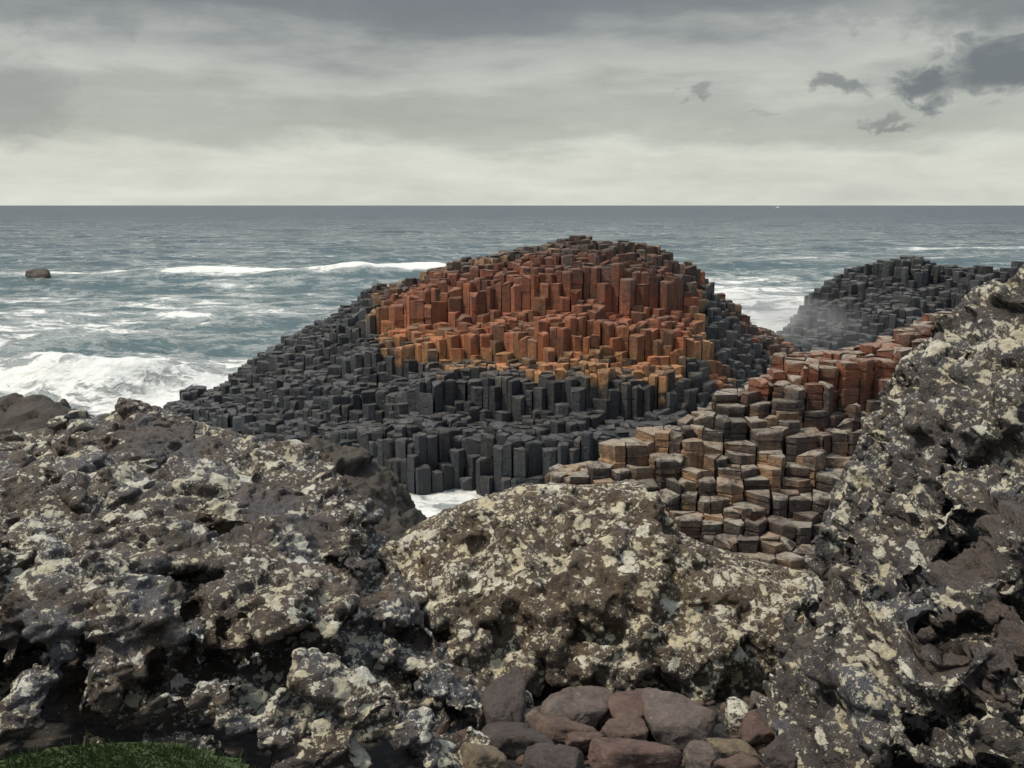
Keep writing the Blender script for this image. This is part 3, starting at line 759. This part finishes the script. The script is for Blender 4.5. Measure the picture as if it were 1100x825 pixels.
L_CAV = [(22, 575, 24, 20, .5), (205, 600, 26, 14, .1), (240, 528, 26, 12, .3), (405, 612, 22, 26, .5), (10, 645, 30, 14, .1), (395, 655, 26, 12, .3), (130, 560, 22, 9, .2),
         (85, 690, 36, 16, .35), (112, 684, 16, 20, .3), (30, 722, 26, 12, -.3), (62, 742, 40, 16, -.1), (195, 702, 26, 34, .5), (215, 650, 26, 14, .2), (250, 692, 34, 18, -.5),
         (135, 775, 44, 26, .4), (165, 725, 16, 26, .4), (215, 765, 46, 24, .2), (70, 785, 52, 20, 0), (290, 735, 34, 20, .3), (320, 690, 30, 18, .2), (345, 755, 38, 22, .2),
         (385, 718, 30, 22, .3), (430, 745, 24, 18, .4), (400, 785, 36, 18, .3), (460, 780, 26, 16, .3), (290, 795, 50, 20, .1), (10, 795, 40, 22, 0), (440, 700, 24, 14, .4), (470, 815, 30, 16, .1), (350, 640, 28, 12, .3), (60, 620, 22, 12, .3)]
L_BACK = [(.5, -.12), (1.2, -.7), (1.8, -1.8)]; L_BVH = surface(*loft_solid(L_ROWS, L_BACK, 2.6)); L_BASE = loft_solid(L_ROWS, L_BACK, 2.6, inset=[.62, .62, .58, .40, .18, .12, .06]); L_GAP = gaps(L_BVH, L_CAV, 1.35)
make_boulder('lichen_boulder', 'huge lichen spotted boulder on the left with a broken hollowed foot above green grass', [L_BASE] + ledges(L_BVH, L_LEDGE, 4, .08) + crust(L_ROWS, 420, 14, (.10, .42), (.25, .5), (.22, .40, .1), .20, .42, 1.0, .02, holes=L_GAP)
             + crust(L_ROWS, 330, 15, (.10, .34), (.45, .9), (.35, .25, .2), .40, .0, .55, .03, holes=L_GAP), .020, M_LEFT, 3, (-2.4, 7.6, 4.0),
             cav=cavities(L_BVH, [(x, y, w * 1.0, h * 1.0, t) for (x, y, w, h, t) in L_CAV if y > 600], 5, .7), strata=(.25, .45, .3), st=(.6, .9, 2.0), big=.04, fac=((.34, .17), (.12, .20)), fine=.006, crack=.035,
             bare=[(where(L_BVH, x, y)[0], r) for (x, y, r) in [(330, 575, .35), (390, 620, .35), (440, 665, .32), (475, 700, .3), (180, 480, .6), (290, 540, .4)]])

# --- middle boulder: rounded hump
C_ROWS = [
    [(395, 745, 8.3), (395, 720, 8.4), (395, 690, 8.6), (398, 660, 8.9), (402, 640, 9.2), (408, 618, 9.6)],
    [(450, 755, 8.0), (445, 715, 8.15), (440, 670, 8.4), (436, 625, 8.8), (434, 598, 9.3), (434, 572, 9.9)],
    [(510, 760, 7.9), (505, 712, 8.0), (500, 660, 8.25), (498, 610, 8.7), (495, 575, 9.3), (492, 542, 10.0)],
    [(570, 760, 7.9), (568, 712, 8.0), (566, 660, 8.2), (562, 605, 8.6), (560, 560, 9.3), (558, 521, 10.1)],
    [(640, 760, 7.9), (640, 712, 8.0), (640, 660, 8.2), (640, 605, 8.6), (640, 558, 9.3), (640, 519, 10.1)],
    [(700, 760, 7.9), (700, 712, 8.0), (698, 660, 8.2), (696, 610, 8.6), (694, 560, 9.2), (692, 518, 10.0)],
    [(760, 760, 7.9), (758, 715, 8.0), (754, 670, 8.2), (748, 630, 8.6), (742, 600, 9.1), (738, 574, 9.6)],
    [(830, 760, 7.9), (828, 720, 8.0), (822, 680, 8.3), (815, 645, 8.6), (808, 624, 9.1), (800, 598, 9.6)],
    [(890, 770, 7.9), (890, 730, 8.0), (886, 690, 8.3), (882, 660, 8.6), (878, 640, 9.0), (874, 616, 9.5)],
    [(960, 780, 7.9), (960, 750, 8.0), (958, 720, 8.2), (955, 690, 8.5), (950, 660, 9.0), (945, 640, 9.4)],
]
C_CAV = [(440, 620, 26, 16, .3), (460, 690, 22, 26, .3), (770, 735, 34, 20, 0), (845, 728, 40, 24, 0), (590, 735, 26, 18, 0), (700, 738, 36, 14, 0), (660, 690, 22, 14, .2), (540, 690, 18, 16, .4), (590, 620, 16, 9, .4), (730, 650, 20, 12, .1)]
C_BACK = [(.4, -.08), (1.0, -.6), (1.5, -1.8)]; C_BVH = surface(*loft_solid(C_ROWS, C_BACK, 2.4)); C_BASE = loft_solid(C_ROWS, C_BACK, 2.4, inset=[.28, .22, .14, .10, .08, .06]); C_GAP = gaps(C_BVH, C_CAV, 1.2)
make_boulder('lichen_boulder', 'rounded middle boulder thickly blotched with cream lichen behind the small stones', [C_BASE] + crust(C_ROWS, 620, 24, (.06, .24), (.5, 1.0), (.4, .1, 0), .4, .0, 1.0, .0, elong=1.5, holes=C_GAP), .020, M_MID, 23, (.7, 8.8, 3.6),
             big=.04, fac=((.25, .12), (.09, .20)), fine=.007, crack=.03)

# --- right boulder: tall steep wall
R_ROWS = [
    [(844, 835, 6.9), (846, 800, 7.0), (850, 770, 7.2), (854, 745, 7.4), (860, 715, 7.7), (868, 685, 8.0)],
    [(868, 840, 6.5), (872, 780, 6.7), (877, 730, 7.0), (882, 680, 7.4), (889, 630, 7.9), (898, 578, 8.4)],
    [(908, 845, 6.2), (911, 770, 6.4), (915, 700, 6.7), (919, 630, 7.2), (923, 560, 7.9), (930, 482, 8.7)],
    [(951, 850, 6.0), (953, 770, 6.2), (954, 690, 6.5), (956, 600, 7.0), (957, 510, 7.8), (966, 402, 8.9)],
    [(997, 855, 5.9), (1000, 770, 6.0), (1004, 680, 6.3), (1006, 580, 6.8), (1010, 470, 7.7), (1016, 343, 8.8)],
    [(1041, 860, 5.8), (1044, 770, 5.9), (1048, 670, 6.2), (1052, 560, 6.7), (1054, 440, 7.5), (1056, 301, 8.6)],
    [(1090, 865, 5.7), (1092, 770, 5.8), (1094, 670, 6.1), (1096, 550, 6.6), (1098, 420, 7.4), (1100, 288, 8.4)],
    [(1180, 870, 5.6), (1180, 770, 5.7), (1180, 670, 6.0), (1180, 550, 6.5), (1180, 400, 7.3), (1180, 262, 8.2)],
    [(1320, 870, 5.6), (1320, 770, 5.7), (1320, 670, 6.0), (1320, 550, 6.5), (1320, 420, 7.3), (1320, 300, 8.2)],
]
R_LEDGE = [(1040, 608, .40, .30, .10, -.62, .1, .35), (1012, 692, .40, .30, .12, -.52, .1, .3), (1090, 560, .32, .3, .10, -.55, .1, .35), (1085, 690, .30, .3, .13, -.75, .1, .3), (1062, 745, .16, .2, .15, -.4, .1, .2), (985, 735, .2, .25, .10, -.5, .1, .2),
    (1085, 785, .28, .3, .12, -.4, .2, .2), (945, 785, .2, .25, .16, -.3, .2, .2), (1010, 795, .2, .22, .10, -.5, .2, .2), (930, 735, .2, .25, .14, .2, .2, .2), (1050, 520, .30, .3, .09, -.5, .1, .35), (965, 650, .2, .2, .12, -.7, .1, .3)]
R_CAV = [(1030, 655, 44, 15, -.6), (1080, 628, 40, 13, -.6), (1090, 590, 30, 16, -.5), (1065, 710, 42, 18, -.6), (1020, 745, 34, 18, -.4), (1090, 750, 30, 24, -.6), (975, 765, 24, 26, -.3), (935, 815, 30, 24, 0), (1060, 815, 60, 18, -.3), (985, 815, 28, 18, -.2),
         (1035, 545, 30, 10, -.4), (1090, 490, 22, 14, -.4), (1075, 350, 16, 14, .1), (890, 700, 14, 24, -.4), (925, 565, 14, 22, -.4), (960, 690, 16, 18, -.3), (1010, 600, 18, 12, -.5)]
R_BACK = [(.5, -.2), (1.2, -1.2), (1.6, -3.0)]; R_BVH = surface(*loft_solid(R_ROWS, R_BACK, 2.6)); R_BASE = loft_solid(R_ROWS, R_BACK, 2.6, inset=[.60, .58, .50, .26, .12, .06]); R_GAP = gaps(R_BVH, R_CAV, 1.35)
make_boulder('lichen_boulder', 'tall steep boulder on the right edge with lichen spots and diagonal brown ledges', [R_BASE] + ledges(R_BVH, R_LEDGE, 8, .12) + crust(R_ROWS[3:], 330, 34, (.08, .32), (.35, .7), (.35, -.95, .1), .24, .0, 1.0, .0, holes=R_GAP) + crust(R_ROWS[:5], 200, 36, (.12, .36), (.14, .28), (.25, -1.02, .1), .13, .0, 1.0, .01, holes=R_GAP) + crust(R_ROWS[3:], 60, 35, (.12, .40), (.2, .4), (.35, -.62, .1), .14, .0, .5, .04, holes=R_GAP), .020, M_RIGHT, 43, (3.2, 7.2, 4.0),
             cav=cavities(R_BVH, [(x, y, w * 1.35, h * 1.3, t) for (x, y, w, h, t) in R_CAV if y > 580], 9, .7), strata=(.1, -.75, .2), st=(.6, 1, 2.0), big=.05, fac=((.5, .20), (.2, .20), (.10, .16)), fine=.006, crack=.03,
             bare=[(where(R_BVH, x, y)[0], r) for (x, y, r) in [(1045, 608, .32), (1090, 560, .25), (1012, 692, .30), (1085, 690, .3), (1062, 745, .2), (905, 640, .16), (880, 700, .16), (925, 550, .15)]])

# --- dark weedy rocks beyond the left boulder
W_ROWS = [[(270, 560, 15), (270, 520, 15.5), (270, 480, 16.3)], [(320, 580, 14.5), (320, 530, 15.2), (322, 472, 16.5)], [(365, 590, 14.3), (365, 540, 15.2), (366, 482, 16.7)],
          [(405, 590, 14.3), (404, 550, 15.2), (402, 497, 16.9)], [(432, 590, 14.5), (430, 560, 15.4), (424, 520, 16.9)], [(452, 590, 15.0), (450, 572, 15.8), (440, 552, 16.8)]]
make_boulder('weedy_rock', 'dark brown weed covered rock in the gap beside the white foam pool', [loft_solid(W_ROWS, [(.7, -.3), (1.6, -1.4), (2.4, -3.6)], -1.0)], .05, M_WEED, 53, (-2.8, 16, 0),
             big=.2, fac=((.9, .22), (.4, .26), (.18, .25)), fine=.03)
W2_ROWS = [[(-90, 500, 14), (-90, 470, 14.5), (-90, 452, 15)], [(-30, 500, 13.6), (-30, 460, 14.3), (-25, 440, 15)], [(20, 500, 13.6), (20, 455, 14.3), (18, 431, 15)], [(50, 500, 13.6), (50, 450, 14.3), (46, 425, 15)],
           [(80, 500, 13.8), (82, 465, 14.4), (78, 442, 15)], [(110, 510, 14), (110, 480, 14.5), (104, 460, 15)]]
make_boulder('weedy_rock', 'smooth dark brown rock showing behind the left boulder against the surf', [loft_solid(W2_ROWS, [(.8, -.3), (1.8, -1.2), (2.6, -3.4)], 1.2)], .045, M_WEED, 63, (-7, 14.4, 1.5),
             big=.1, fac=((1.2, .12), (.4, .18)), fine=.012)

sea_spray()

# ================================================================== LOOSE STONES IN THE GULLY
def stone_mat(name, c, dark=.5, fleck=None):
    return mat_plain_rock(name, tuple(v * dark for v in c), c, tuple(min(v * 1.45, .6) for v in c), fleck or tuple(min(v * 1.8, .5) for v in c), .62, 1.6)
SM = {'grey': stone_mat('grey_stone', (.16, .125, .105)), 'pale': stone_mat('pale_stone', (.22, .175, .135)), 'red': stone_mat('red_stone', (.15, .095, .076)),
      'dark': stone_mat('dark_stone', (.085, .066, .060)), 'brown': stone_mat('brown_stone', (.15, .10, .076)), 'tan': stone_mat('tan_stone', (.20, .155, .10))}
M_LST = mat_lichen_rock('lichen_stone', dens=1.1, scale=1.3)
STONES = [   # x0, y0, x1, y1 in the photo, material, seed, label
    (512, 737, 566, 806, 'dark', 11, 'tall dark stone with a domed top leaning on the left boulder'),
    (576, 744, 650, 788, 'grey', 12, 'wide grey stone with a low peaked top, at the back of the gully'),
    (566, 772, 644, 805, 'brown', 13, 'flat brown slab lying in front of the wide grey peaked stone'),
    (508, 777, 592, 818, 'dark', 14, 'long smooth dark stone lying under the tall domed stone'),
    (654, 744, 712, 788, 'red', 15, 'square red brown block at the back of the gully'),
    (694, 754, 768, 812, 'grey', 16, 'largest grey block, squarish, to the right of the red block'),
    (642, 774, 694, 806, 'brown', 17, 'brown stone wedged below the square red block'),
    (628, 797, 734, 832, 'red', 18, 'broad flat reddish slab at the front of the gully'),
    (766, 796, 814, 815, 'tan', 19, 'small flat tan stone to the right of the largest grey block'),
    (792, 766, 842, 804, 'red', 20, 'rounded rusty stone against the foot of the right boulder'),
    (776, 754, 806, 794, 'lichen', 21, 'small stone white with lichen between grey block and rusty stone'),
    (802, 742, 830, 774, 'grey', 22, 'small upright pale stone standing above the rusty rounded stone'),
    (494, 802, 544, 834, 'tan', 23, 'tan stone with a pointed top in the lower left corner of the gully'),
    (552, 804, 632, 834, 'dark', 24, 'dark flat stone at the front edge left of the broad reddish slab'),
    (606, 783, 646, 808, 'brown', 25, 'small brown stone sitting on the right end of the flat brown slab'),
    (732, 800, 778, 832, 'grey', 26, 'grey angular stone at the front below the largest grey block'),
    (768, 812, 822, 834, 'brown', 27, 'brown flat stone at the front edge below the small tan stone'),
    (636, 748, 664, 776, 'pale', 28, 'small pale stone squeezed between wide grey stone and red block'),
    (552, 742, 574, 766, 'lichen', 29, 'tiny lichen covered stone beside the tall domed stone'),
    (818, 796, 862, 834, 'dark', 30, 'dark angular stone half under the right boulder'),
    (548, 762, 582, 785, 'pale', 31, 'small pale stone left of the flat brown slab'),
]
for (x0, y0, x1, y1, mt, sd, lab) in STONES:
    yc = (y0 + y1) / 2; xc = (x0 + x1) / 2
    Y = 7.75 - (yc - 745) * .0165
    c = at(xc, yc, Y); px1 = Y / F * 1.03
    hw = (x1 - x0) / 2 * px1 * 1.06; hh = (y1 - y0) / 2 * px1 * 1.12; dp = max(hh, min(hw, hh * 1.5)) * .95
    rng = random.Random(sd)
    V, Fc = stone_shape(sd * 7, (hw, dp, hh), 5, 6, 9.0, .04)
    N = V / np.linalg.norm(V, axis=1)[:, None]
    f1, f2, dl, rv = worley(V / (hw * .8) + sd, sd); V = V + N * (.06 * hw * (dl * rv).sum(1))[:, None]
    f1, f2, dl, rv = worley(V / (hw * .33) + sd, sd + 5); V = V + N * (.035 * hw * (dl * rv).sum(1))[:, None]
    V = V + N * (.008 * fbm(V * 16 + sd, 5, sd, .6))[:, None]
    V = rot_xyz(V, rng.uniform(-.15, .15), rng.uniform(-.16, .16), rng.uniform(-.3, .3)) + c
    me = np_mesh('stone', V, Fc, True)
    tag(add_obj('stone', me, M_LST if mt == 'lichen' else SM[mt], origin=(c[0], c[1], c[2] - hh)), lab, 'stone', 'loose stones in the gully')

def gravel():
    rng = random.Random(12); parts = []
    for k in range(420):
        x, y = rng.uniform(-.75, 2.75), rng.uniform(5.9, 8.3); r = rng.uniform(.018, .075) * rng.uniform(.6, 1)
        z = float(ground_z(np.array([x]), np.array([y]))[0])
        parts.append(chunk((x, y, z + r * .4), (r * rng.uniform(.8, 1.6), r, r * rng.uniform(.5, .9)), (rng.uniform(-.5, .5), rng.uniform(-.5, .5), rng.uniform(0, 3)), rng.randrange(9999), 2, 14.0))
    V, Fc = merge(parts)
    tag(add_obj('gravel', np_mesh('gravel', V, Fc, True), SM['brown']), 'small broken gravel filling the gaps between the gully stones', 'gravel', kind='stuff')
gravel()

# ================================================================== ROCK AND BOAT OUT AT SEA
def sea_rock():
    c = at(40, 297, 112); V, Fc = stone_shape(5, (1.6, 1.2, .92), 4, 10, 7, .10)
    V[:, 0] += .35 * V[:, 2] * -1 * (V[:, 2] > 0) * .4; V[:, 0] *= 1 - .22 * np.clip(V[:, 2], 0, 1.4)
    V += np.array((c[0], c[1], .15)); me = np_mesh('sea_rock', V, Fc, True)
    tag(add_obj('sea_rock', me, M_WEED, origin=(c[0], c[1], 0)), 'small black rock awash in the waves far out on the left', 'rock')
sea_rock()
def simple_mat(name, c, rough=.5):
    m, t = material(name); P = t.n('ShaderNodeTexCoord').outputs['Object']
    k = t.m('ADD', .92, t.m('MULTIPLY', t.noise(P, 2.0, 4, .6), .16))
    finish(t, t.mix(1.0, c, t.n('ShaderNodeCombineColor', {0: k, 1: k, 2: k}).outputs[0], 'MULTIPLY'), rough); return m
def boat():
    x, y = (835.5 - 550) / F * 2600 * CP, 2600
    root = bpy.data.objects.new('boat', None); COL.objects.link(root); root.location = (x, y, 0)
    tag(root, 'tiny white boat on the horizon right of the mound', 'boat')
    # hull: lofted sections, pointed bow
    st = [(-4.4, 1.3, .9), (-3, 1.6, 1.0), (0, 1.8, 1.1), (2.5, 1.3, 1.3), (4.2, .5, 1.6), (5.0, .05, 1.8)]; V, Fc = [], []
    for (sx, w, h) in st: V += [(sx * 1.3, -w * 1.3, h * 1.6), (sx * 1.3, -w, .1), (sx * 1.3, 0, -.5), (sx * 1.3, w, .1), (sx * 1.3, w * 1.3, h * 1.6)]
    for k in range(len(st) - 1):
        for c in range(5):
            d = (c + 1) % 5; Fc.append((k * 5 + c, k * 5 + d, k * 5 + 5 + d, k * 5 + 5 + c))
    Fc += [(0, 4, 3, 2, 1), (25, 26, 27, 28, 29)]
    w = simple_mat('white_paint', (.85, .85, .85)); add_obj('hull', np_mesh('hull', np.array(V, float), Fc), w, root)
    bm = bmesh.new(); bmesh.ops.create_cube(bm, size=1, matrix=Matrix.Translation((.2, 0, 3.4)) @ Matrix.Diagonal((5.2, 3.0, 4.2, 1)))
    for v in bm.verts:
        if v.co.z > 3.5: v.co.x = .2 + (v.co.x - .2) * .7; v.co.y *= .85
    bmesh.ops.bevel(bm, geom=bm.edges[:], offset=.15, segments=2, affect='EDGES')
    me = bpy.data.meshes.new('cabin'); bm.to_mesh(me); bm.free(); cb = add_obj('cabin', me, w, root)
    bm = bmesh.new(); bmesh.ops.create_cone(bm, segments=8, radius1=.08, radius2=.04, depth=3, cap_ends=True, matrix=Matrix.Translation((-.4, 0, 6.6)))
    me = bpy.data.meshes.new('mast'); bm.to_mesh(me); bm.free(); add_obj('mast', me, w, root)
boat()

# ================================================================== GRASS AT THE FOOT OF THE LEFT BOULDER
def grass():
    m, t = material('grass_blades'); ti = t.attr('tint')
    c = t.ramp(ti, [(0, (.030, .048, .014)), (.6, (.050, .080, .020)), (.85, (.085, .090, .03)), (1, (.16, .12, .05))])
    finish(t, c, .6)
    rng = np.random.RandomState(3); V, Fc, T = [], [], []
    c0 = at(90, 835, 5.75)
    # earth hump
    n = 16000
    for k in range(n):
        u, v = rng.rand() * 2 - 1, rng.rand() * 2 - 1
        if u * u + v * v > rng.uniform(.75, 1.0): continue
        x = c0[0] + u * 1.25; y = 5.75 + v * .55
        hmp = max(0, 1 - u * u * .95) * .07 + .03 * math.sin(3.1 * u + 1)
        z = 4.27 + hmp - abs(v) * .05
        h = rng.uniform(.012, .045) * (1 + 1.8 * (rng.rand() < .08)) * (.5 + abs(math.sin(7 * u + 3 * v) * math.cos(5 * v - 9 * u)) * 1.1); a = rng.rand() * 6.283; w = rng.uniform(.002, .005); lx, ly = rng.normal() * .03, rng.normal() * .03 - .01
        o = len(V); V += [(x - math.cos(a) * w, y - math.sin(a) * w, z - .03), (x + math.cos(a) * w, y + math.sin(a) * w, z - .03), (x + lx * .5, y + ly * .5, z + h * .6), (x + lx, y + ly, z + h)]
        Fc += [(o, o + 1, o + 2), (o + 2, o + 3, o)]; tv = float(np.clip(rng.normal(.4, .2) + .35 * max(0, u - .3), 0, 1)); T += [tv] * 4
    # hump surface
    nu, nv = 40, 20; o = len(V)
    for i in range(nu):
        for j in range(nv):
            u, v = i / (nu - 1) * 2 - 1, j / (nv - 1) * 2 - 1
            V.append((c0[0] + u * 1.3, 5.75 + v * .6, 4.27 + max(0, 1 - u * u * .95) * .07 + .03 * math.sin(3.1 * u + 1) - abs(v) * .05)); T.append(.1)
    for i in range(nu - 1):
        for j in range(nv - 1): (Fc.append((o + i * nv + j, o + (i + 1) * nv + j, o + (i + 1) * nv + j + 1, o + i * nv + j + 1)) if ((i + .5) / (nu - 1) * 2 - 1) ** 2 + ((j + .5) / (nv - 1) * 2 - 1) ** 2 < .85 else None)
    me = np_mesh('grass', np.array(V), Fc); set_attr(me, 'tint', T)
    tag(add_obj('grass', me, m), 'short green grass tuft in the lower left corner', 'grass', kind='stuff')
grass()
